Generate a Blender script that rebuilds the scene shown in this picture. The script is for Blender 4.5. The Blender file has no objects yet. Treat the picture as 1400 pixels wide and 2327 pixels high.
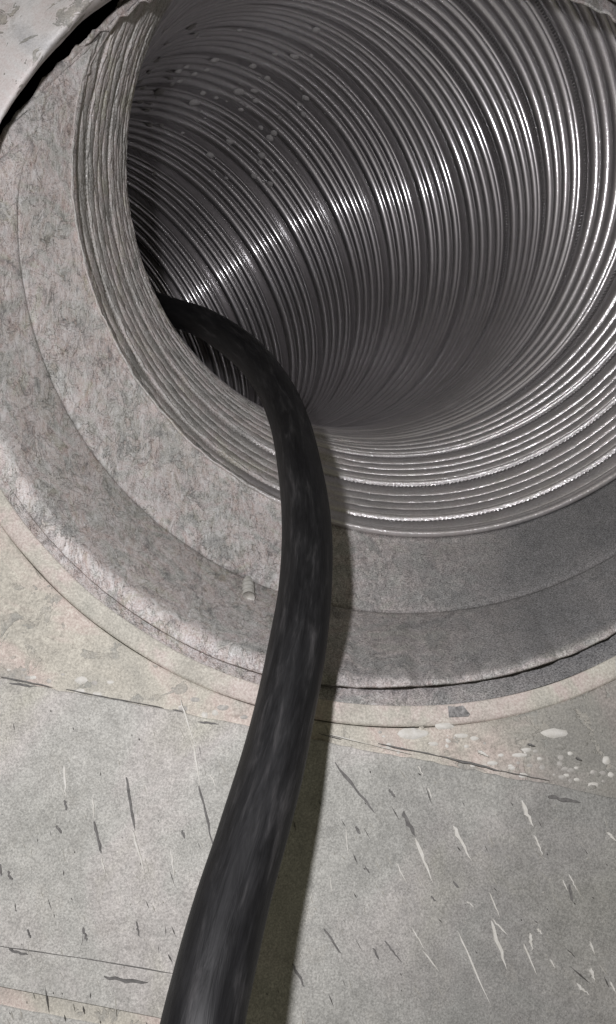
import bpy, bmesh, math, random
import numpy as np
from mathutils import Matrix, Vector

random.seed(7); rng = np.random.default_rng(7)
scene = bpy.context.scene
col = scene.collection

# ------------------------------------------------------------------ camera
# Working frame for the layout: millimetres, x right, y down, z forward from the lens.
F_PX, W_PX, H_PX = 1870.85, 1400.0, 2327.0
MM = 0.001
NW = np.array([-0.05, 0.30, 1.0]); NW /= np.linalg.norm(NW)          # wall normal (into the wall)
HOLE = np.array([12.6, -38.7, 129.2])                                # centre of the hole in the wall
EX = np.array([1.0, 0, 0]); EX -= EX @ NW * NW; EX /= np.linalg.norm(EX)
EZ = np.cross(EX, NW)                                                # up along the wall
ROT = np.stack([EX, NW, EZ])
def to_world(p):
    return ((np.asarray(p, float) - HOLE) @ ROT.T) * MM
def dir_world(d):
    return np.asarray(d, float) @ ROT.T

cam = bpy.data.cameras.new('camera'); cam_o = bpy.data.objects.new('camera', cam); col.objects.link(cam_o)
cam.sensor_fit = 'VERTICAL'; cam.sensor_height = 36.0; cam.sensor_width = 36.0
cam.lens = 36.0 * F_PX / H_PX
cam.clip_start = 0.001; cam.clip_end = 50.0
cx, cy, cz = dir_world([1, 0, 0]), dir_world([0, -1, 0]), dir_world([0, 0, -1])
m = Matrix.Identity(4)
for i in range(3):
    m[i][0], m[i][1], m[i][2] = cx[i], cy[i], cz[i]
m.translation = Vector(to_world([0, 0, 0]))
cam_o.matrix_world = m
scene.camera = cam_o

# ------------------------------------------------------------------ world + light
world = bpy.data.worlds.new('World'); scene.world = world; world.use_nodes = True
bg = world.node_tree.nodes['Background']
bg.inputs[0].default_value = (1.0, 0.94, 0.72, 1); bg.inputs[1].default_value = 0.115

def lamp(name, pos, power, radius, color):
    l = bpy.data.lights.new(name, 'POINT'); l.energy = power; l.shadow_soft_size = radius; l.color = color
    o = bpy.data.objects.new(name, l); col.objects.link(o); o.location = Vector(to_world(pos)); return o
# the phone's torch beside the lens, up and to the left
lamp('torch_light', (-14, -18, -2), 0.60, 0.0022, (0.985, 0.965, 1.0))

vs = scene.view_settings
vs.view_transform = 'Standard'; vs.look = 'None'; vs.exposure = 0.0; vs.gamma = 1.0; vs.use_curve_mapping = False

# ------------------------------------------------------------------ helpers
def put(o, label=None, cat=None, group=None, kind=None, parent=None):
    if label: o['label'] = label
    if cat: o['category'] = cat
    if group: o['group'] = group
    if kind: o['kind'] = kind
    if parent is not None: o.parent = parent
    return o
def mesh_obj(name, verts, faces, mat, parent=None, smooth=True, attrs=None, raw=False):
    """verts in the millimetre layout frame unless raw (then world metres)."""
    V = np.asarray(verts, float) if raw else to_world(verts)
    me = bpy.data.meshes.new(name); me.from_pydata(V.tolist(), [], [list(map(int, f)) for f in faces])
    if attrs:
        for k, a in attrs.items():
            at = me.attributes.new(k, 'FLOAT', 'POINT'); at.data.foreach_set('value', np.asarray(a, np.float32))
    if smooth: me.polygons.foreach_set('use_smooth', [True] * len(me.polygons))
    for mm_ in (mat if isinstance(mat, list) else [mat]): me.materials.append(mm_)
    o = bpy.data.objects.new(name, me); col.objects.link(o)
    if parent is not None: o.parent = parent
    return o
def empty(name, loc=(0, 0, 0)):
    o = bpy.data.objects.new(name, None); col.objects.link(o); o.location = loc; o.empty_display_size = 0.01; return o
def grid_faces(nr, nc, wrap=False, keep=None):
    f = []
    cc = nc if wrap else nc - 1
    for i in range(nr - 1):
        for j in range(cc):
            j2 = (j + 1) % nc
            q = (i * nc + j, i * nc + j2, (i + 1) * nc + j2, (i + 1) * nc + j)
            if keep is None or all(keep[a] for a in q): f.append(q)
    return f
def vnoise(p, seed=0, freq=1.0):
    """cheap smooth noise: sums of sines with fixed random directions"""
    r = np.random.default_rng(seed); p = np.asarray(p, float) * freq; out = 0
    for k in range(9):
        d = r.normal(size=3) * (0.7 + 0.35 * k); out = out + np.sin(p @ d + r.uniform(0, 6.28)) / (1 + .25 * k)
    return out / 4.0
def depth_in(p):            # distance behind the wall's face, mm
    return (np.asarray(p) - HOLE) @ NW
def on_wall(px, py, d=0.0): # point of the wall face (offset d into the wall)
    ray = np.array([(px - 700) / F_PX, (py - 1163.5) / F_PX, 1.0])
    return ray * ((HOLE @ NW + d) / (ray @ NW))
def at_depth(px, py, z):
    return np.array([(px - 700) / F_PX * z, (py - 1163.5) / F_PX * z, z])
def catmull(pts, n):
    pts = np.asarray(pts, float); P = np.vstack([2 * pts[0] - pts[1], pts, 2 * pts[-1] - pts[-2]]); out = []
    for i in range(len(pts) - 1):
        a, b, c, d = P[i:i + 4]
        for t in np.linspace(0, 1, n, endpoint=False):
            out.append(.5 * (2 * b + (c - a) * t + (2 * a - 5 * b + 4 * c - d) * t * t + (3 * b - a - 3 * c + d) * t ** 3))
    out.append(pts[-1]); return np.array(out)

# ------------------------------------------------------------------ materials
class NT:
    def __init__(s, name):
        s.m = bpy.data.materials.new(name); s.m.use_nodes = True; s.t = s.m.node_tree
        s.b = s.t.nodes['Principled BSDF']
        s.tc = s.t.nodes.new('ShaderNodeTexCoord')
    def n(s, typ, **kw):
        x = s.t.nodes.new(typ)
        for k, v in kw.items():
            if k.startswith('_'): setattr(x, k[1:], v)
            else: x.inputs[k.replace('__', ' ')].default_value = v
        return x
    def l(s, a, b): s.t.links.new(a, b)
    def mapping(s, scale=(1, 1, 1), rot=(0, 0, 0), src=None):
        x = s.n('ShaderNodeMapping'); x.inputs['Scale'].default_value = scale; x.inputs['Rotation'].default_value = rot
        s.l(src or s.tc.outputs['Object'], x.inputs['Vector']); return x.outputs[0]
    def noise(s, scale, detail=3, rough=.55, vec=None, dist=0.0):
        x = s.n('ShaderNodeTexNoise', Scale=scale, Detail=detail, Roughness=rough, Distortion=dist)
        s.l(vec or s.tc.outputs['Object'], x.inputs['Vector']); return x.outputs['Fac']
    def ramp(s, src, stops, interp='LINEAR'):
        x = s.n('ShaderNodeValToRGB'); x.color_ramp.interpolation = interp
        e = x.color_ramp.elements
        while len(e) < len(stops): e.new(0.5)
        for a, (p, c) in zip(e, stops):
            a.position = p; a.color = (*c, 1) if not isinstance(c, float) else (c, c, c, 1)
        s.l(src, x.inputs[0]); return x.outputs[0]
    def mix(s, fac, a, b, blend='MIX'):
        x = s.n('ShaderNodeMix', _data_type='RGBA', _blend_type=blend)
        for sock, v in ((x.inputs[0], fac), (x.inputs[6], a), (x.inputs[7], b)):
            if hasattr(v, 'default_value') or hasattr(v, 'links'): s.l(v, sock)
            else: sock.default_value = v if not isinstance(v, tuple) else (*v, 1)
        return x.outputs[2]
    def math(s, op, a, b=None):
        x = s.n('ShaderNodeMath', _operation=op)
        for sock, v in ((x.inputs[0], a), (x.inputs[1], b)):
            if v is None: continue
            if hasattr(v, 'links'): s.l(v, sock)
            else: sock.default_value = v
        return x.outputs[0]
    def bump(s, h, dist, strength=1.0, prev=None):
        x = s.n('ShaderNodeBump', Strength=strength, Distance=dist); s.l(h, x.inputs['Height'])
        if prev is not None: s.l(prev, x.inputs['Normal'])
        return x.outputs[0]
    def attr(s, name):
        return s.n('ShaderNodeAttribute', _attribute_name=name).outputs['Fac']
    def done(s, color=None, rough=None, metal=None, normal=None, spec=None):
        for k, v in (('Base Color', color), ('Roughness', rough), ('Metallic', metal), ('Normal', normal), ('Specular IOR Level', spec)):
            if v is None: continue
            if hasattr(v, 'links'): s.l(v, s.b.inputs[k])
            else: s.b.inputs[k].default_value = (*v, 1) if isinstance(v, tuple) else v
        return s.m

def mat_plaster(name, tones, seed=0.0, veins=0.6, grain=0.35, fine=2200.0, patch=60.0, white_top=None, dark_patch=None, peel=0.0):
    t = NT(name); off = t.mapping(); t.t.nodes[-1].inputs['Location'].default_value = (seed, seed * .7, seed * 1.3)
    big = t.noise(patch, 4, .6, off, .6)
    c = t.ramp(big, [(.30, tones[0]), (.47, tones[1]), (.56, tones[2]), (.72, tones[3])])
    sep = t.n('ShaderNodeSeparateXYZ'); t.l(t.tc.outputs['Object'], sep.inputs[0])
    if white_top:       # whiter upper part of the wall
        z = t.math('ADD', sep.outputs[2], t.math('MULTIPLY', t.math('SUBTRACT', t.noise(30, 3, .6), .5), .05))
        m_ = t.ramp(t.math('MULTIPLY', t.math('ADD', z, .03), 14.0), [(.0, 0.0), (.5, 1.0)])
        wc = t.ramp(t.noise(patch * .9, 5, .62, off, 1.2), [(.3, (.60, .60, .61)), (.47, (.76, .74, .73)), (.56, (.74, .685, .67)), (.7, (.68, .69, .68))])
        c = t.mix(m_, c, wc)
    if dark_patch:      # darker patch, fading outwards
        cx_, cz_, r_ = dark_patch
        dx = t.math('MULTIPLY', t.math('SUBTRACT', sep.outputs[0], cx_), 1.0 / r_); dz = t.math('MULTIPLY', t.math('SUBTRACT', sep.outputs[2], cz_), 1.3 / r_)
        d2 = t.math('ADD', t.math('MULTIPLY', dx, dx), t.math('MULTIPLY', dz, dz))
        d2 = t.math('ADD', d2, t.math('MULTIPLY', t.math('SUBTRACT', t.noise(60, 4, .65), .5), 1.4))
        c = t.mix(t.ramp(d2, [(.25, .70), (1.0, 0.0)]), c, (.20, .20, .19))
    v = t.noise(patch * 2.6, 5, .65, off, 1.6)
    vein = t.ramp(t.math('ABSOLUTE', t.math('SUBTRACT', v, .5)), [(.0, 1.0), (.03, .45), (.09, 0.0)])
    vm = t.math('MULTIPLY', vein, t.ramp(t.noise(patch * 1.1, 2, .5, off), [(.45, 0.0), (.62, veins)]))
    c = t.mix(vm, c, (.27, .25, .215))
    pe = t.noise(patch * 3.2, 4, .7, off, .9)
    pm = t.ramp(pe, [(.565, 0.0), (.58, peel)])
    c = t.mix(pm, c, t.ramp(t.noise(patch * 5, 3, .6, off), [(.4, (.30, .30, .275)), (.6, (.41, .385, .335))]))
    md_ = t.noise(fine * .09, 4, .7, off)
    c = t.mix(grain * .42, c, t.ramp(md_, [(.32, .22), (.5, .5), (.68, .80)]), 'OVERLAY')
    g = t.noise(fine, 3, .8, off)
    c = t.mix(grain, c, t.ramp(g, [(.3, .12), (.5, .5), (.7, .92)]), 'OVERLAY')
    h = t.noise(fine * .6, 3, .6, off)
    n = t.bump(h, .00009, .5); n = t.bump(vm, -.0002, .4, n); n = t.bump(pm, -.00025, .6, n)
    return t.done(c, .82, 0.0, n, .25)

def mat_sleeve(name='grey_sleeve_fabric'):
    t = NT(name); dust = t.attr('edge_dust')
    base = t.ramp(t.noise(75, 4, .6, None, .5), [(.30, (.195, .195, .198)), (.46, (.245, .243, .243)), (.55, (.265, .258, .256)), (.70, (.285, .283, .278))])
    pale = t.ramp(t.noise(120, 5, .62, None, 1.0), [(.34, (.50, .50, .48)), (.44, (.64, .63, .595)), (.50, (.69, .645, .625)), (.56, (.72, .645, .62)), (.64, (.66, .64, .575)), (.70, (.58, .575, .545))])
    base = t.mix(t.math('MULTIPLY', dust, t.ramp(t.noise(150, 5, .7, None, .8), [(.36, .45), (.44, .85), (.55, 1.0)])), base, pale)
    fl = t.noise(1.0, 5, .68, t.mapping((330, 260, 170), (0.0, .3, 0.0)), .9)
    fm = t.math('MULTIPLY', t.ramp(fl, [(.515, 0.0), (.535, 1.0)]), dust)
    base = t.mix(t.math('MULTIPLY', fm, .55), base, t.ramp(t.noise(210, 3, .6), [(.4, (.70, .66, .625)), (.52, (.72, .645, .615)), (.62, (.62, .61, .565))]))
    st = t.noise(1.0, 4, .7, t.mapping((900, 500, 260), (0.0, .25, 0.0)), 1.0)
    base = t.mix(t.math('ADD', t.math('MULTIPLY', dust, .42), .14), base, t.ramp(st, [(.36, .14), (.47, .46), (.55, .54), (.68, .90)]), 'OVERLAY')
    st2 = t.noise(1.0, 5, .65, t.mapping((420, 200, 130), (0.0, .35, 0.0)), 1.5)
    ln = t.ramp(t.math('ABSOLUTE', t.math('SUBTRACT', st2, .5)), [(.0, 1.0), (.012, .5), (.03, 0.0)])
    base = t.mix(t.math('MULTIPLY', ln, t.math('MULTIPLY', dust, .40)), base, (.17, .16, .15))
    g = t.noise(4200, 3, .8)
    base = t.mix(t.math('SUBTRACT', .72, t.math('MULTIPLY', dust, .30)), base, t.ramp(g, [(.34, .04), (.5, .5), (.66, .97)]), 'OVERLAY')
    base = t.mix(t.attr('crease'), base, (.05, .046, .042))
    n = t.bump(t.math('MULTIPLY', st, dust), .0004, .5); n = t.bump(fm, .00030, .8, n); n = t.bump(g, .00022, .8, n)
    return t.done(base, .85, 0.0, n, .25)

def mat_duct():
    t = NT('corrugated_aluminium')
    dust_n = t.noise(420, 4, .65, None, .4)
    dm = t.math('MULTIPLY', t.attr('dust'), t.ramp(dust_n, [(.28, .72), (.5, 1.0)]))
    film = t.ramp(t.noise(160, 4, .65), [(.35, .0), (.75, .16)])
    c = t.mix(film, (.68, .655, .665), (.46, .44, .425))
    g = t.noise(2400, 2, .75)
    dustc = t.mix(.55, t.ramp(t.noise(90, 4, .6, None, .5), [(.34, (.50, .49, .465)), (.46, (.64, .62, .59)), (.54, (.68, .625, .605)), (.66, (.62, .60, .53))]),
                  t.ramp(g, [(.32, .10), (.5, .5), (.68, .92)]), 'OVERLAY')
    c = t.mix(dm, c, dustc)
    sc = t.noise(1.0, 3, .6, t.mapping((900, 900, 900)))
    rough = t.math('ADD', t.math('MULTIPLY', t.ramp(t.noise(300, 3, .6), [(.3, .0), (.7, 1.0)]), .08), .40)
    rough = t.math('MAXIMUM', rough, t.math('MULTIPLY', t.math('MULTIPLY', dm, dm), .95))
    metal = t.math('MULTIPLY', t.math('SUBTRACT', 1.0, dm), .93)
    n = t.bump(sc, .00006, .05); n = t.bump(t.math('MULTIPLY', g, dm), .00035, .8, n)
    t.b.inputs['Coat Roughness'].default_value = .12; t.b.inputs['Coat IOR'].default_value = 4.0
    sm = t.ramp(t.noise(55, 5, .7, None, .8), [(.36, .65), (.58, 1.0)])
    t.l(t.math('MULTIPLY', t.math('SUBTRACT', 1.0, dm), sm), t.b.inputs['Coat Weight']); t.l(n, t.b.inputs['Coat Normal'])
    return t.done(c, rough, metal, n)

def mat_simple(name, color, rough=.7, noise_amt=.3, scale=900.0, metal=0.0, bump=.0001):
    t = NT(name); g = t.noise(scale, 3, .65)
    c = t.mix(noise_amt, color, t.ramp(g, [(.3, .15), (.5, .5), (.7, .88)]), 'OVERLAY')
    return t.done(c, rough, metal, t.bump(g, bump, .6))

def mat_cable():
    t = NT('black_rubber')
    cb = t.n('ShaderNodeCombineXYZ'); t.l(t.attr('along'), cb.inputs[0]); t.l(t.attr('round_x'), cb.inputs[1]); t.l(t.attr('round_y'), cb.inputs[2])
    st = t.noise(1.0, 4, .62, t.mapping((.11, 1.5, 1.5), (0, 0, 0), cb.outputs[0]), .35)
    fine = t.noise(1.0, 2, .6, t.mapping((.5, 6., 6.), (0, 0, 0), cb.outputs[0]))
    c = t.ramp(st, [(.40, (.007, .007, .008)), (.54, (.013, .013, .014)), (.66, (.032, .031, .032)), (.78, (.060, .058, .058))])
    c = t.mix(.4, c, t.ramp(fine, [(.3, .15), (.7, .85)]), 'OVERLAY')
    r = t.ramp(st, [(.35, .50), (.7, .62)])
    return t.done(c, r, 0.0, t.bump(st, .0006, .25), .3)

M_WALL = mat_plaster('pale_plaster', [(.42, .405, .355), (.50, .475, .41), (.55, .475, .425), (.45, .44, .39)], 0.0, .40, .42, 3400.0, white_top=True, peel=.75, dark_patch=(.040, -.075, .034))
M_SLAB = mat_plaster('grey_cement', [(.37, .37, .34), (.44, .435, .405), (.465, .445, .42), (.44, .43, .37)], .31, .10, .52, 4400.0, 40.0, dark_patch=(.036, -.096, .052), peel=.12)
M_RIM = mat_plaster('pale_rim', [(.43, .42, .37), (.51, .485, .425), (.56, .49, .45), (.47, .455, .40)], 1.7, .3, .4, 3400.0, 90.0)
M_BORE = mat_simple('grey_pipe_bore', (.24, .235, .23), .85, .8, 2200, bump=.0003)
M_SLEEVE = mat_sleeve()
M_BORE_DUSTY = mat_sleeve('grey_pipe_bore_dusty')
M_DUCT = mat_duct()
M_SEAM = mat_simple('seam_metal', (.34, .32, .30), .5, .3, 1500, .7)
M_CABLE = mat_cable()
M_DARKCHIP = mat_simple('dark_chip', (.15, .145, .14), .85, .4, 1800)
M_PALECHIP = mat_simple('pale_chip', (.62, .605, .56), .75, .25, 1500)
M_FLAKE = mat_simple('pale_flake', (.43, .415, .385), .8, .35, 1500)
M_SPECK = mat_simple('plaster_speck', (.58, .56, .55), .85, .3, 1500)
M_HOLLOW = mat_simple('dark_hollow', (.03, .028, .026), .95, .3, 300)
M_SCREW = mat_simple('dull_zinc', (.56, .55, .51), .55, .2, 1500, .3)

# ------------------------------------------------------------------ wall (face at depth 0, hole through it)
R_COLLAR, R_BORE = 70.0, 67.5
def wall_pt(r, a, d):      # polar about the hole, in the wall plane
    return HOLE + NW * d + r * (np.cos(a) * EX + np.sin(a) * EZ)
wall_verts, nA = [], 300
rads = [2.4, .5, .0, .0, .08, .5, 1.8, 4, 7, 10, 14, 18, 23, 28, 34, 40, 48, 58, 70, 90, 130, 330]
deps = [2.8, 1.4, .7, .35, .06, .0]
def upper(a):              # 1 along the upper half of the opening, where plaster covers the pipe
    return min(1.0, max(0.0, math.sin(a) / .25 + .5))
for i, r in enumerate(rads):
    for a in np.linspace(0, 2 * np.pi, nA, endpoint=False):
        d = deps[i] if i < len(deps) else 0.0
        up = upper(a); r0 = 70.25 + (67.3 - 70.25) * up
        rag = up * .35 * (vnoise([[math.cos(a) * 9, math.sin(a) * 9, 0]], 8, 1.2)[0] + .6 * vnoise([[math.cos(a) * 9, math.sin(a) * 9, 5]], 9, 4.)[0]) * math.exp(-r / 2.0)
        fall = math.exp(-max(0, r - 1) / 40.0) if i > 1 else .6
        wl = fall * math.exp(-((a - math.radians(140)) / math.radians(38)) ** 2); wr = fall * math.exp(-((a - math.radians(52)) / math.radians(34)) ** 2)  # lip bulges, shaped to throw shadow into the opening
        p = wall_pt(r0 + (r * up if i < 2 else r) + rag - 8.6 * wl - 6.6 * wr, a, d - 13.0 * wl - 10.0 * wr)
        if i >= 5: p = p + NW * (.16 * vnoise(p, 3, .13) + .05 * vnoise(p, 4, .55)) * min(1, (i - 4) / 3)
        wall_verts.append(p)
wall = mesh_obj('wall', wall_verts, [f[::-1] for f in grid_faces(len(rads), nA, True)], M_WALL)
put(wall, 'pale marbled plaster wall around the round duct opening', 'wall', kind='structure')
# dark box added around the hollow behind the wall, keeps ambient light out
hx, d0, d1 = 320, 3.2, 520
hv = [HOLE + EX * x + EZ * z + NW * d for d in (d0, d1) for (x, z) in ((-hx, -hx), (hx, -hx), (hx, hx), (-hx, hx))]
mesh_obj('hollow_blocker', hv, [(4, 5, 6, 7), (0, 1, 5, 4), (1, 2, 6, 5), (2, 3, 7, 6), (3, 0, 4, 7)], M_HOLLOW, wall, smooth=False)

# lower cement slab, a little proud of the plaster, with a ragged upper edge
E0, E1 = on_wall(0, 1540), on_wall(1400, 1812)
ET = (E1 - E0) / np.linalg.norm(E1 - E0); ED = np.cross(ET, NW); ED = ED if ED[1] > 0 else -ED
def slab(name, p0, down, x0, x1, proud, mat, ragged, seed, nx=260, nv=26, top_fn=None):
    V = []
    vs_ = [0, .05, .22, .6] + list(np.linspace(1.2, down, nv - 4))
    for k, v in enumerate(vs_):
        for u in np.linspace(x0, x1, nx):
            w = ragged * (vnoise([[u, 0, 0]], seed, .35)[0] + .5 * vnoise([[u, 3, 0]], seed + 1, 1.3)[0])
            w *= math.exp(-v / 1.5)
            q = p0 + ET * u + ED * (v + w)
            h = proud * (0 if k == 0 else (.75 if k == 1 else (.95 if k == 2 else 1)))
            hh = .10 * vnoise(q, seed + 2, .16) + .04 * vnoise(q, seed + 3, .7) if k > 2 else 0
            if k == 0: h = -.5
            V.append(q - NW * (h + hh))
    return mesh_obj(name, V, grid_faces(len(vs_), nx), mat)
B0 = on_wall(0, 2238); B1 = on_wall(370, 2322)
slab_len = (B0 - E0) @ ED
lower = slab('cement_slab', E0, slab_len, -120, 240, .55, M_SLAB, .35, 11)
put(lower, parent=wall)
lower['label'] = 'grey cement slab below the ragged ledge line'
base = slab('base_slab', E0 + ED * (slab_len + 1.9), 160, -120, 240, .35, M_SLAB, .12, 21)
put(base, parent=wall)

# ------------------------------------------------------------------ collar: the cut end of a pipe set in the wall
collar = empty('pipe_collar', to_world(HOLE))
put(collar, 'pale round pipe end set flush in the wall around the sleeve', 'pipe')
def ring_mesh(name, prof, mat, n=260, parent=None, wob=0.0, a0=math.radians(163), a1=math.radians(377)):
    V = []
    for k, (r, d) in enumerate(prof):
        for a in np.linspace(a0, a1, n):
            V.append(wall_pt(r + wob * vnoise([[math.cos(a) * 6, math.sin(a) * 6, 0]], 5, 1.5)[0], a, d + 1.2 * upper(a)))
    o = mesh_obj(name, V, [f[::-1] for f in grid_faces(len(prof), n)], mat)
    if parent:
        o.parent = parent; o.matrix_parent_inverse = Matrix.Translation(parent.location).inverted()
    A = [min(1, max(0, (math.degrees(-a) % 360 - 70) / 45)) for _ in prof for a in np.linspace(a0, a1, n)]
    at = o.data.attributes.new('edge_dust', 'FLOAT', 'POINT'); at.data.foreach_set('value', A)
    return o
ring_mesh('rim', [(R_BORE, .9), (R_BORE, .05), (R_BORE + .12, -.03), (R_BORE + .4, -.07), (R_COLLAR - .5, -.07), (R_COLLAR - .1, -.03), (R_COLLAR + .22, .22), (R_COLLAR, 6)], M_RIM, parent=collar, wob=.16)
ring_mesh('bore', [(62.3, 6.4), (65.2, 2.9), (66.5, 1.55), (R_BORE + .02, .5)], M_BORE_DUSTY, parent=collar, a0=math.radians(178), a1=math.radians(352))

# ------------------------------------------------------------------ duct centre line (fitted bend)
R = 62.5
PITCH, S0 = 15.2839, 8.12955
KN = np.array([0, 25, 50, 80, 110, 150, 190, 230, 280., 330])
K1 = np.array([0.00532243, -0.000553006, -0.0140504, -0.00122784, -0.00725358, -0.00469143, -0.00710989, -0.00305441, -0.006, -.008])
K2 = np.array([-0.0178314, -0.00588828, 0.0048587, 0.00942424, -0.00262878, 0.00751761, 0.00286788, -0.00315012, .001, .004])
DS = 1.0
SS = np.arange(0, 300, DS)
def centre_line():
    t = np.array([-0.0275533, -0.0977999, 1.0]); t /= np.linalg.norm(t)
    u = np.array([1., 0, 0]); u -= u @ t * t; u /= np.linalg.norm(u); w = np.cross(t, u)
    c = np.array([21.4671, -58.1871, 144.632]); C, U, Wv = [], [], []
    a1, a2 = np.interp(SS, KN, K1), np.interp(SS, KN, K2)
    for i in range(len(SS)):
        C.append(c.copy()); U.append(u.copy()); Wv.append(w.copy())
        c = c + t * DS; t = t + (u * a1[i] + w * a2[i]) * DS; t /= np.linalg.norm(t)
        u = u - u @ t * t; u /= np.linalg.norm(u); w = np.cross(t, u)
    return np.array(C), np.array(U), np.array(Wv)
CL, CU, CW = centre_line()
def frame(s):
    f = lambda A: np.stack([np.interp(s, SS, A[:, j]) for j in range(3)], -1)
    return f(CL), f(CU), f(CW)
def duct_pt(s, th, h):     # h: height towards the axis
    c, u, w = frame(s)
    return c + (R - h) * (np.cos(th) * u + np.sin(th) * w)

RIBS = [(.188, .078), (.386, .078), (.584, .080), (.810, .100)]
def profile(u):
    """u in [0,1): 0 = middle of the seam groove. Returns height towards the axis, mm."""
    v = min(u, 1 - u)
    if v < .048: return -1.8 - 2.4 * (1 - v / .048)
    if v < .060 and u > .5: return -1.8
    if u < .058: return -1.8 + (u - .048) / .010 * 2.1
    if u < .078: return .3
    if u < .094: return .3 - (u - .078) / .016 * 1.85
    for c, w in RIBS:
        if abs(u - c) <= w:
            return -1.5 + 2.3 * max(0, 1 - (abs(u - c) / (w * 1.005)) ** 2.5) ** .45
    return -1.55 if u < .914 else -1.55 - min(1, (u - .914) / .02) * .25
US = [0.0, .02, .035, .0475, .053, .059, .068, .078, .086, .0945, .102]
for c, w in RIBS: US += [c + w * k for k in (-.997, -.97, -.9, -.75, -.45, -.15, .15, .45, .75, .9, .97, .997)]
US += [.9135, .935, .9525, .97, .985, 1.0]
US = sorted(US)

duct = empty('flexible_duct', to_world([21.5, -58.2, 144.6]))
put(duct, 'corrugated flexible aluminium duct bending away to the left inside the opening', 'duct')
inv = Matrix.Translation(duct.location).inverted()
NTH = 264
TH = np.linspace(0, 2 * np.pi, NTH, endpoint=False)
def duct_piece(name, s_list, h_list, seed, mat=M_DUCT, th=TH, wrap=True):
    V, A, K = [], [], []
    nth = len(th)
    for s, h in zip(s_list, h_list):
        c, u, w = frame(s)
        wob = .08 * np.sin(th * 3 + seed) + .04 * np.sin(th * 7 + seed * 2.3) + .02 * np.sin(th * 13 + seed * 3.1 + s * .2) + .012 * np.sin(th * 29 + s * 1.1)
        ds = .22 * np.sin(th * 2 + seed * 1.7) + .10 * np.sin(th * 9 + seed)
        cc, uu, ww = frame(s + ds) if len(V) < 0 else (c, u, w)
        deg = np.degrees(th)
        edge = 100 + 10 * np.sin(s * .35) 
        a = np.clip((deg - edge + s * .12) / 22, 0, 1) * np.clip((250 - deg) / 30, 0, 1) * np.clip((74 - s) / 14, 0, 1)
        sett = np.clip((np.where(deg > 300, deg - 360, deg) + 25) / 45, 0, 1) * np.clip((165 - deg) / 40, 0, 1) * np.clip((72 - s) / 45, 0, 1)
        hh = h * (1 - .80 * a) * (1 - .40 * sett * (1 - a)) + wob * (.9 if h > 0 else .35) + a * (.18 * np.sin(th * 41 + s * 1.9) * np.sin(th * 17 + s * .7 + 2) + .10 * np.sin(th * 97 + s * 3.3))
        P = cc + (R - hh)[:, None] * (np.cos(th)[:, None] * uu + np.sin(th)[:, None] * ww)
        V.append(P)
        light = (.24 + .14 * np.sin(th * 2.3 + 1.1) ** 2) * np.clip((92 - s) / 80, 0, 1) + .03
        A.append(np.maximum(a, np.maximum(light, .46 * sett)))
        K.append(depth_in(P) > 2.2)
    V = np.concatenate(V); A = np.concatenate(A); K = np.concatenate(K)
    f = grid_faces(len(s_list), nth, wrap, K)
    if not f: return None
    o = mesh_obj(name, V, f, mat, attrs={'dust': A})
    o.parent = duct; o.matrix_parent_inverse = inv
    return o
# front lip: rolled edge at the mouth, then the cut strip up to the first seam
sl, hl = [0.9, .25, -.15, -.1, .35, .8, 1.15, 1.4], [-1.6, -.9, -.1, .55, .95, .8, .1, -.25]
fr_u = [u for u in US if u > 1 - S0 / PITCH + .098]
sl += [S0 + (u - 1) * PITCH for u in fr_u]; hl += [profile(min(u, .9999)) for u in fr_u]
duct_piece('mouth_rim', sl, hl, 0.3)
n_turn = 18
for j in range(n_turn):
    s_list = [S0 + (j + u) * PITCH for u in US]
    h_list = [profile(u % 1.0) for u in US]
    duct_piece('duct_turn', s_list, h_list, j * 1.37 + .9)
# crimped seam lip: fine teeth on the edge of each seam near the mouth
for j in range(0, 7):
    V, f, A = [], [], []
    s_edge = S0 + j * PITCH - .052 * PITCH
    n = 900
    for i in range(n):
        th = 2 * math.pi * i / n
        tooth = .42 if i % 2 else -.10
        wob = .16 * math.sin(th * 3 + j)
        for ds, h in ((-.35, -.35), (.15 + tooth, -.12), (.05 + tooth, -.75)):
            V.append(duct_pt(s_edge + ds, th, h + wob * .4))
        dg = math.degrees(th)
        A += [max(0, min(1, (dg - 100) / 22)) * max(0, min(1, (250 - dg) / 30)) * max(0, min(1, (74 - s_edge) / 14))] * 3
    V = np.array(V); K = depth_in(V) > 2.2
    for i in range(n):
        a, b = 3 * i, 3 * ((i + 1) % n)
        for k in (0, 1):
            q = (a + k, b + k, b + k + 1, a + k + 1)
            if all(K[x] for x in q): f.append(q)
    if f:
        o = mesh_obj('seam_lip', V, f, M_DUCT, smooth=False, attrs={'dust': A}); o.parent = duct; o.matrix_parent_inverse = inv
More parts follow.
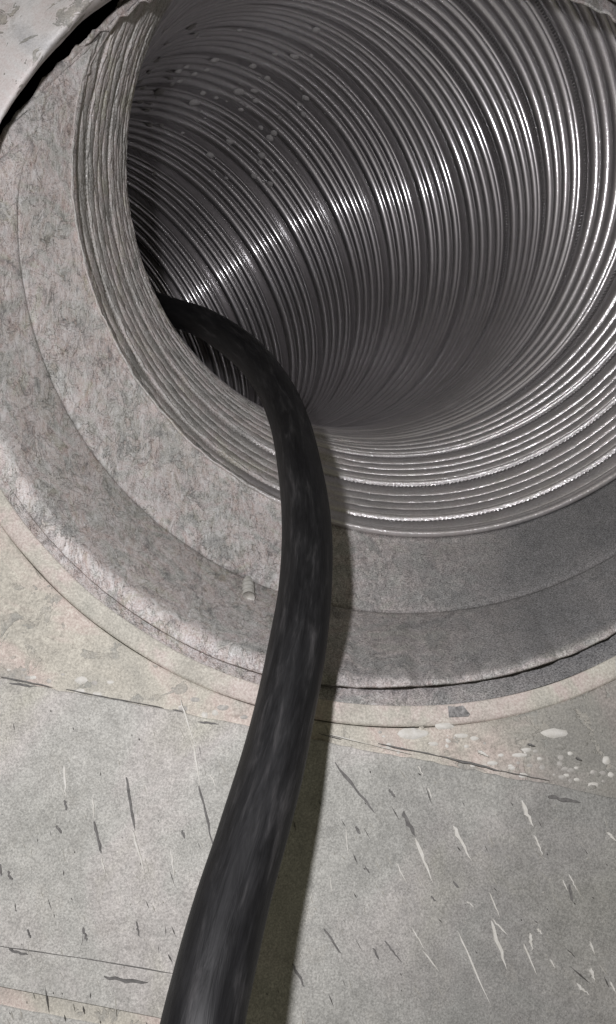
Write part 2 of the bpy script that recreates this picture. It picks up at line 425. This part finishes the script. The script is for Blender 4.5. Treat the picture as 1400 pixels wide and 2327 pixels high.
# plaster splashes dried on the upper left of the ribs
V, f = [], []
n_sp = 0
while n_sp < 75:
    s = rng.uniform(90, 240); th = rng.uniform(3.6, 6.2); r = min(2.0, abs(rng.normal(.5, .55)) + .5)
    q = duct_pt(s, th, .9); qx, qy = 700 + F_PX * q[0] / q[2], 1163.5 + F_PX * q[1] / q[2]
    if not (300 < qx < 760 and 60 < qy < 420) or rng.uniform() > math.exp(-((qx - 540) / 170) ** 2 - ((qy - 230) / 130) ** 2) + .08: continue
    n_sp += 1
    c, u, w = frame(s); nrm = -(math.cos(th) * u + math.sin(th) * w)
    t2 = np.cross(nrm, [0, 0, 1.]); t2 /= np.linalg.norm(t2); t3 = np.cross(nrm, t2)
    o0 = duct_pt(s, th, .75); b = len(V); V.append(o0 + nrm * .4 * r)
    jit = [rng.uniform(.8, 1.2) for _ in range(8)]
    for lv, (q1, q2) in enumerate(((.62, .3), (1.0, .0))):
        for k in range(8):
            a = 2 * math.pi * k / 8; V.append(o0 + r * q1 * jit[k] * (math.cos(a) * t2 + math.sin(a) * t3) + nrm * q2 * r)
    for k in range(8):
        k2 = (k + 1) % 8; f.append((b, b + 1 + k, b + 1 + k2)); f.append((b + 1 + k, b + 9 + k, b + 9 + k2, b + 1 + k2))
o = mesh_obj('plaster_splash', V, f, M_SPECK); o.parent = duct; o.matrix_parent_inverse = inv; o['kind'] = 'stuff'
o['label'] = 'pale dried specks spattered on the ribs'

# ------------------------------------------------------------------ sleeve between the collar and the duct
sleeve = empty('duct_sleeve', to_world([13, -40, 131]))
put(sleeve, 'dusty grey sleeve lining the opening, with a wavy front edge and one crease', 'sleeve')
sinv = Matrix.Translation(sleeve.location).inverted()
def circ_pt(c, nxy, r, th):
    n = np.array([nxy[0], nxy[1], 1.0]); n /= np.linalg.norm(n)
    u = np.array([1., 0, 0]); u -= u @ n * n; u /= np.linalg.norm(u); w = np.cross(n, u)
    return np.asarray(c) + r * (math.cos(th) * u + math.sin(th) * w)
def sleeve_rings(th):
    deg = math.degrees(th) % 360
    wave = (.7 * math.sin(th * 92 + 1.5 * math.sin(th * 7)) + .4 * math.sin(th * 143 + 2) + .5 * math.sin(th * 23)) * (1 if deg < 100 else .35) + .35 * math.sin(th * 37 + 1) * (1 if deg > 150 else .4) + .25 * math.sin(th * 61 + 2)
    if 190 < deg < 260: wave += 1.0 * abs(math.sin(th * 44)) * math.sin(math.radians((deg - 190) / 70 * 180))
    e = circ_pt([12.9, -39.8, 131.0], (-.05, .30), 66.0, th)
    cr = circ_pt([15.25, -46.08, 130.68], (.074, -.091), 63.5, th)
    s = .8
    while depth_in(duct_pt(s, th, -1.1)) < 4.2 and s < 60: s += .5
    dl = min(1, max(0, (deg - 100) / 15)) * min(1, max(0, (235 - deg) / 25))
    mo = duct_pt(s + .5 * dl, th, -1.1 + 1.15 * dl)
    dc = depth_in(cr)
    if dc < 5.0:
        k = min(1.0, (5.0 - dc) / 6.0); k = k * k * (3 - 2 * k); cr = cr + ((e + mo) * .5 + NW * .3 - cr) * k
    return e + NW * wave * .8, cr, mo
NS = 420
ths = np.linspace(0, 2 * np.pi, NS, endpoint=False)
rows = 34
V = np.zeros((rows, NS, 3)); crease = np.zeros((rows, NS)); ed = np.zeros((rows, NS))
tt = np.concatenate([np.linspace(0, .04, 3), np.linspace(.07, .44, 9), [.470, .484, .492, .5, .508, .516, .53], np.linspace(.56, 1, 15)])
for j, th in enumerate(ths):
    e, c_, mo = sleeve_rings(th)
    for i, t in enumerate(tt):
        if t < .5: p = e + (c_ - e) * (t / .5)
        else: p = c_ + (mo - c_) * ((t - .5) / .5)
        # soften the kink at the crease, then press the crease line in
        k = math.exp(-((t - .5) / .16) ** 2)
        out = p - (HOLE + NW * 20); out -= out @ NW * NW; out /= np.linalg.norm(out)
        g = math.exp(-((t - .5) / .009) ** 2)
        rough_ = .10 * vnoise(p, 31, .22) + .05 * vnoise(p, 32, .8)
        p = p + out * (.55 * g + rough_ - .25 * k)
        dgl = math.degrees(th)
        if i == 0: p = p + out * (.3 + 1.3 * min(1, max(0, (dgl - 88) / 20)) * min(1, max(0, (205 - dgl) / 25)))
        p = p + NW * max(0.0, .5 - depth_in(p))
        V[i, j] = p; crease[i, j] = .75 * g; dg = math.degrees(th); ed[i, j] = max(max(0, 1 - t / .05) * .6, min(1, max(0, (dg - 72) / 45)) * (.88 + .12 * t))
K = np.ones(rows * NS, bool)
colok = (depth_in(V[-1]) > 3.0)
Kf = (K.reshape(rows, NS) & colok[None]).reshape(-1)
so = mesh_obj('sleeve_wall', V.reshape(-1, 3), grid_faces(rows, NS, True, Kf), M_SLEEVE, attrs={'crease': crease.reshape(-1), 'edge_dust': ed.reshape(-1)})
so.parent = sleeve; so.matrix_parent_inverse = sinv
md = so.modifiers.new('thick', 'SOLIDIFY'); md.thickness = .00045; md.offset = -1
# small pale flakes stuck to the sleeve
def ray_sleeve(px, py):
    ray = np.array([(px - 700) / F_PX, (py - 1163.5) / F_PX, 1.0]); P = V.reshape(-1, 3); d = P / P[:, 2:3]
    k = np.argmin(((d - ray) ** 2).sum(1)); i, j = divmod(k, NS)
    p = V[i, j]; a = V[min(i + 1, rows - 1), j] - V[max(i - 1, 0), j]; b = V[i, (j + 1) % NS] - V[i, j - 1]
    n = np.cross(a, b); n /= np.linalg.norm(n); n = -n if n @ p > 0 else n
    return ray * p[2], n
def sliver(name, P, Q, n, w, mat, parent, pinv, thick=.14, seed=0, lobes=7, skew=.5, power=.7):
    """thin raised shard from P to Q on a surface with normal n (towards the viewer)"""
    r = np.random.default_rng(seed); ax = Q - P; L = np.linalg.norm(ax); ax = ax / L; sd = np.cross(n, ax); sd /= np.linalg.norm(sd)
    top, bot = [], []
    for k in range(lobes + 1):
        t = k / lobes; ww = w * (math.sin(math.pi * min(1, max(0.03, t ** skew))) ** power) * r.uniform(.7, 1.25) * .5
        q = P + ax * L * t + sd * r.normal() * w * .12
        top.append(q + sd * ww); bot.append(q - sd * ww)
    VV, ff = [], []
    for a, b in zip(top, bot): VV += [a - n * .35, a * .8 + b * .2 + n * thick, a * .2 + b * .8 + n * thick * .9, b - n * .35]
    for k in range(lobes):
        for c in range(3): x = 4 * k + c; ff.append((x, x + 1, x + 5, x + 4))
    ff.append((0, 1, 2, 3)); e = 4 * lobes; ff.append((e, e + 3, e + 2, e + 1))
    o = mesh_obj(name, VV, ff, mat, smooth=False)
    o.parent = parent
    if pinv is not None: o.matrix_parent_inverse = pinv
    return o
for k, (x0, y0, x1, y1, w) in enumerate([(438, 1142, 492, 1168, 1.6), (96, 700, 118, 768, 1.7), (958, 1296, 1022, 1304, .8), (868, 1484, 878, 1498, .7), (540, 1180, 580, 1252, .6), (572, 1250, 618, 1318, .55), (470, 1320, 492, 1400, .5), (548, 1392, 586, 1490, .8), (330, 1060, 352, 1110, .5), (600, 1150, 612, 1200, .5)]):
    P, n = ray_sleeve(x0, y0); Q, n2 = ray_sleeve(x1, y1)
    sliver('flake', P + n * .05, Q + n * .05, (n + n2) / np.linalg.norm(n + n2), w, M_FLAKE, sleeve, sinv, .12, 100 + k)

# threaded screw tip poking through the sleeve
P, n = ray_sleeve(562, 1366); Q, _ = ray_sleeve(560, 1320)
ax = (Q - P); L = np.linalg.norm(ax); ax /= L; sd = np.cross(n, ax); sd /= np.linalg.norm(sd)
V2, prof = [], []
for k in range(29):
    t = k / 28; r = .78 * (1 - max(0, t - .7) / .3 * .7) + (.22 if k % 5 < 2 else -.16); prof.append((t, max(.06, r)))
for t, r in prof:
    for a in np.linspace(0, 2 * np.pi, 16, endpoint=False):
        V2.append(P + n * .62 + ax * L * t + r * (math.cos(a) * sd + math.sin(a) * n))
screw = mesh_obj('screw', V2, grid_faces(len(prof), 16, True) + [tuple(range(16))], M_SCREW)
put(screw, 'small threaded screw tip poking through the sleeve beside the cable', 'screw')

# ------------------------------------------------------------------ marks and chips on the wall below the opening
DARK = [(288, 1766, 306, 1886, 9), (215, 1866, 230, 1940, 9), (452, 1786, 494, 1960, 7), (146, 1818, 152, 1842, 8), (128, 1876, 140, 1894, 10), (414, 1886, 420, 1906, 9),
        (762, 1732, 852, 1850, 9), (884, 1794, 898, 1812, 8), (808, 1878, 818, 1896, 8), (916, 1844, 944, 1902, 13), (736, 2110, 776, 2168, 7), (664, 2190, 692, 2244, 8),
        (310, 2094, 316, 2128, 6), (188, 2108, 198, 2138, 9), (62, 2112, 70, 2132, 6), (18, 1980, 28, 2000, 9), (0, 1964, 4, 1990, 8), (1246, 1810, 1320, 1826, 12),
        (874, 2138, 914, 2188, 5), (848, 2154, 862, 2182, 6), (1294, 2010, 1300, 2048, 7), (1030, 2002, 1042, 2018, 7), (830, 1970, 840, 1984, 5), (20, 2158, 64, 2170, 8), (236, 2222, 336, 2234, 9), (980, 2036, 990, 2048, 5),
        (20, 1552, 84, 1560, 8), (450, 1640, 498, 1646, 7), (2, 1538, 120, 1562, 4), (150, 1566, 260, 1588, 3), (250, 1586, 372, 1608, 3), (860, 1690, 1010, 1720, 4), (1000, 1718, 1142, 1752, 6), (1140, 1752, 1250, 1774, 2.5), (724, 1666, 776, 1680, 3), (1200, 1690, 1216, 1696, 6), (1310, 1722, 1322, 1728, 6), (392, 1612, 420, 1618, 4), (0, 2150, 190, 2178, 2.5), (180, 2176, 392, 2212, 2.5)]
PALE = [(745, 1668, 850, 1694, 3), (850, 1694, 936, 1714, 3), (944, 1904, 984, 2008, 11), (1030, 1876, 1072, 1956, 13), (1186, 1818, 1212, 1880, 12), (1214, 1898, 1234, 1944, 7), (1116, 2092, 1152, 2206, 12), (1118, 2088, 1154, 2126, 7), (1112, 2028, 1136, 2086, 5),  # first two entries paint the lit edge of the ledge
        (1042, 2118, 1116, 2290, 6), (146, 1740, 150, 1816, 9), (300, 1886, 330, 1986, 8), (410, 1590, 446, 1700, 6), (440, 1690, 454, 1786, 6), (900, 1960, 926, 2010, 5), (1204, 2120, 1210, 2160, 9), (1342, 2200, 1350, 2228, 11),
        (1310, 2234, 1340, 2262, 8), (1380, 1890, 1400, 1912, 9), (1292, 1986, 1312, 2024, 5), (1278, 2000, 1290, 2026, 5), (936, 2108, 966, 2160, 5), (960, 2160, 1000, 2210, 5), (1190, 2144, 1220, 2218, 6), (388, 1930, 396, 1996, 6),
        (478, 1760, 492, 1790, 5), (210, 1812, 214, 1862, 6), (230, 1946, 240, 1990, 5), (786, 1880, 792, 1950, 4), (750, 1990, 754, 2030, 4), (1386, 2230, 1400, 2258, 7), (950, 1740, 962, 1764, 5), (972, 1790, 982, 1816, 5), (1220, 2110, 1232, 2122, 8), (1060, 2048, 1078, 2062, 5),
        (1340, 2140, 1352, 2170, 6), (1250, 2180, 1262, 2200, 5), (1086, 1706, 1110, 1720, 10)]
px_mm = 112 / F_PX
for lst, mat, nm, sk in ((DARK, M_DARKCHIP, 'dark_splinter', .8), (PALE, M_PALECHIP, 'pale_splinter', .6)):
    for k, (x0, y0, x1, y1, w) in enumerate(lst):
        P, Q = on_wall(x0, y0, -.60), on_wall(x1, y1, -.60)
        sliver(nm, P, Q, -NW, w * px_mm * .9, mat, wall, None, .10 if nm[0] == 'd' else .14, 300 + k + (50 if nm[0] == 'p' else 0), 8, sk, .28 if nm[0] == 'd' and y1 - y0 > 10 else .7)
# pebbles of the rough render under the collar
def pebble(p, rx, ry, mat, seed):
    r = np.random.default_rng(seed); VV = [p - NW * min(rx, ry) * .38]; ff = []; n1 = 12; a0 = r.uniform(0, 3)
    for lv, (sc, hh) in enumerate(((.6, .28), (1.0, -.15))):
        for k in range(n1):
            a = 2 * math.pi * k / n1; q = r.uniform(.86, 1.14) * sc
            VV.append(p + q * (rx * math.cos(a) * EX + ry * math.sin(a) * EZ) - NW * min(rx, ry) * hh)
    for k in range(n1):
        k2 = (k + 1) % n1; ff.append((0, 1 + k2, 1 + k)); ff.append((1 + k, 1 + k2, 1 + n1 + k2, 1 + n1 + k))
    o = mesh_obj('pebble', VV, ff, mat); o.parent = wall; return o
PEB = [(1012, 1710, 26, 8), (1118, 1734, 17, 6), (1138, 1716, 10, 5), (1024, 1680, 9, 5), (1048, 1672, 18, 6), (1060, 1696, 8, 5), (1136, 1690, 9, 5), (1180, 1716, 22, 6), (1196, 1704, 14, 6), (1270, 1696, 20, 9), (1260, 1666, 34, 12),
       (1378, 1728, 10, 9), (1250, 1730, 9, 5), (1296, 1712, 7, 5), (985, 1690, 12, 5), (1090, 1712, 8, 4), (1226, 1724, 7, 4), (184, 1546, 15, 9), (538, 1620, 16, 10), (1010, 1650, 22, 8), (940, 1668, 38, 12), (852, 1690, 30, 9), (1074, 1740, 9, 4), (1160, 1740, 8, 4), (1330, 1690, 8, 5)]
for k, (x, y, rx, ry) in enumerate(PEB):
    pebble(on_wall(x, y, -.05), rx * px_mm, ry * px_mm, M_PALECHIP if k % 3 else M_WALL, 700 + k)
for k in range(90):
    if k < 60: x = 860 + 540 * rng.uniform() ** .8; y = 1668 + (x - 700) * .19 - rng.uniform(-4, 62)
    else: x = rng.uniform(0, 560); y = 1540 + x * .195 - rng.uniform(-3, 40)
    r = rng.uniform(2.5, 8); pebble(on_wall(x, y, .0), r * rng.uniform(1, 2.2) * px_mm, r * px_mm, (M_PALECHIP, M_WALL, M_FLAKE)[int(rng.uniform() * 3)], 900 + k)
def scratches(name, mat, n, seed, wmax):
    r = np.random.default_rng(seed); VV, ff = [], []
    while n:
        x, y = r.uniform(-40, 1440), r.uniform(1560, 2400)
        if y < 1575 + .193 * x: continue
        n -= 1; ang = math.radians(80 - 28 * x / 1400 + r.normal() * 9); L = 4 + 34 * r.uniform() ** 3; w = r.uniform(1.0, wmax)
        dx, dy = math.cos(ang) * L, math.sin(ang) * L; nx, ny = -math.sin(ang) * w, math.cos(ang) * w; b = len(VV)
        for (px, py) in ((x - dx, y - dy), (x + nx, y + ny), (x + dx, y + dy), (x - nx, y - ny)): VV.append(on_wall(px, py, -.45))
        VV.append(on_wall(x + r.normal() * w * .3, y, -.72 - .02 * w))
        for k in range(4): ff.append((b + k, b + (k + 1) % 4, b + 4))
    o = mesh_obj(name, VV, ff, mat, wall, smooth=False); o['kind'] = 'stuff'; return o
scratches('pale_scratches', M_PALECHIP, 230, 41, 3.2)
scratches('dark_scratches', M_DARKCHIP, 130, 42, 2.8)
# dark nick in the collar's rim
nq = [(1018, 1604), (1036, 1606), (1052, 1603), (1068, 1622), (1064, 1628), (1020, 1630)]
nv_ = [on_wall(x, y, -.31) for x, y in nq] + [on_wall(x, y, .1) for x, y in nq]
nk_ = mesh_obj('nick', nv_, [tuple(range(6))] + [(k, (k + 1) % 6, 6 + (k + 1) % 6, 6 + k) for k in range(6)], M_BORE, smooth=False)
nk_.parent = collar; nk_.matrix_parent_inverse = Matrix.Translation(collar.location).inverted()

# ------------------------------------------------------------------ cable
CAB = [(170, 700, 270), (250, 690, 250), (330, 690, 234), (400, 712, 216), (470, 738, 197), (556, 797, 178), (618, 872, 161), (658, 960, 147), (684, 1080, 127.5), (697, 1200, 117), (694, 1330, 108), (679, 1450, 101), (656, 1580, 95.5), (622, 1730, 90), (573, 1900, 84), (524, 2060, 79), (484, 2220, 74.5), (455, 2360, 71), (425, 2560, 68), (390, 2900, 63), (360, 3400, 58)]
cl = catmull([at_depth(*c) for c in CAB], 14)
D_CABLE = 7.05
n1 = 40; VV = []; AL, AX, AY = [], [], []; run = 0.0
tan = np.gradient(cl, axis=0); tan /= np.linalg.norm(tan, axis=1)[:, None]
u = np.cross(tan[0], [0, 0, 1.]); u /= np.linalg.norm(u)
for i, p in enumerate(cl):
    u = u - u @ tan[i] * tan[i]; u /= np.linalg.norm(u); w = np.cross(tan[i], u)
    for a in np.linspace(0, 2 * np.pi, n1, endpoint=False):
        r = D_CABLE / 2 * (1 + .08 * max(0, 1 - i / 100) + .05 * max(0, min(1, (i - 180) / 60)) + .012 * math.sin(3 * a + i * .05) + .010 * math.sin(7 * a + i * .11) + .008 * math.sin(i * .21))
        VV.append(p + r * (math.cos(a) * u + math.sin(a) * w)); AL.append(run); AX.append(math.cos(a) * 2); AY.append(math.sin(a) * 2)
    run += float(np.linalg.norm(cl[min(i + 1, len(cl) - 1)] - p))
ff = grid_faces(len(cl), n1, True) + [tuple(range(n1))[::-1], tuple(range((len(cl) - 1) * n1, len(cl) * n1))]
cable = mesh_obj('cable', VV, ff, M_CABLE, attrs={'along': AL, 'round_x': AX, 'round_y': AY})
put(cable, 'thick black rubber cable hanging out of the duct over its lower edge', 'cable')
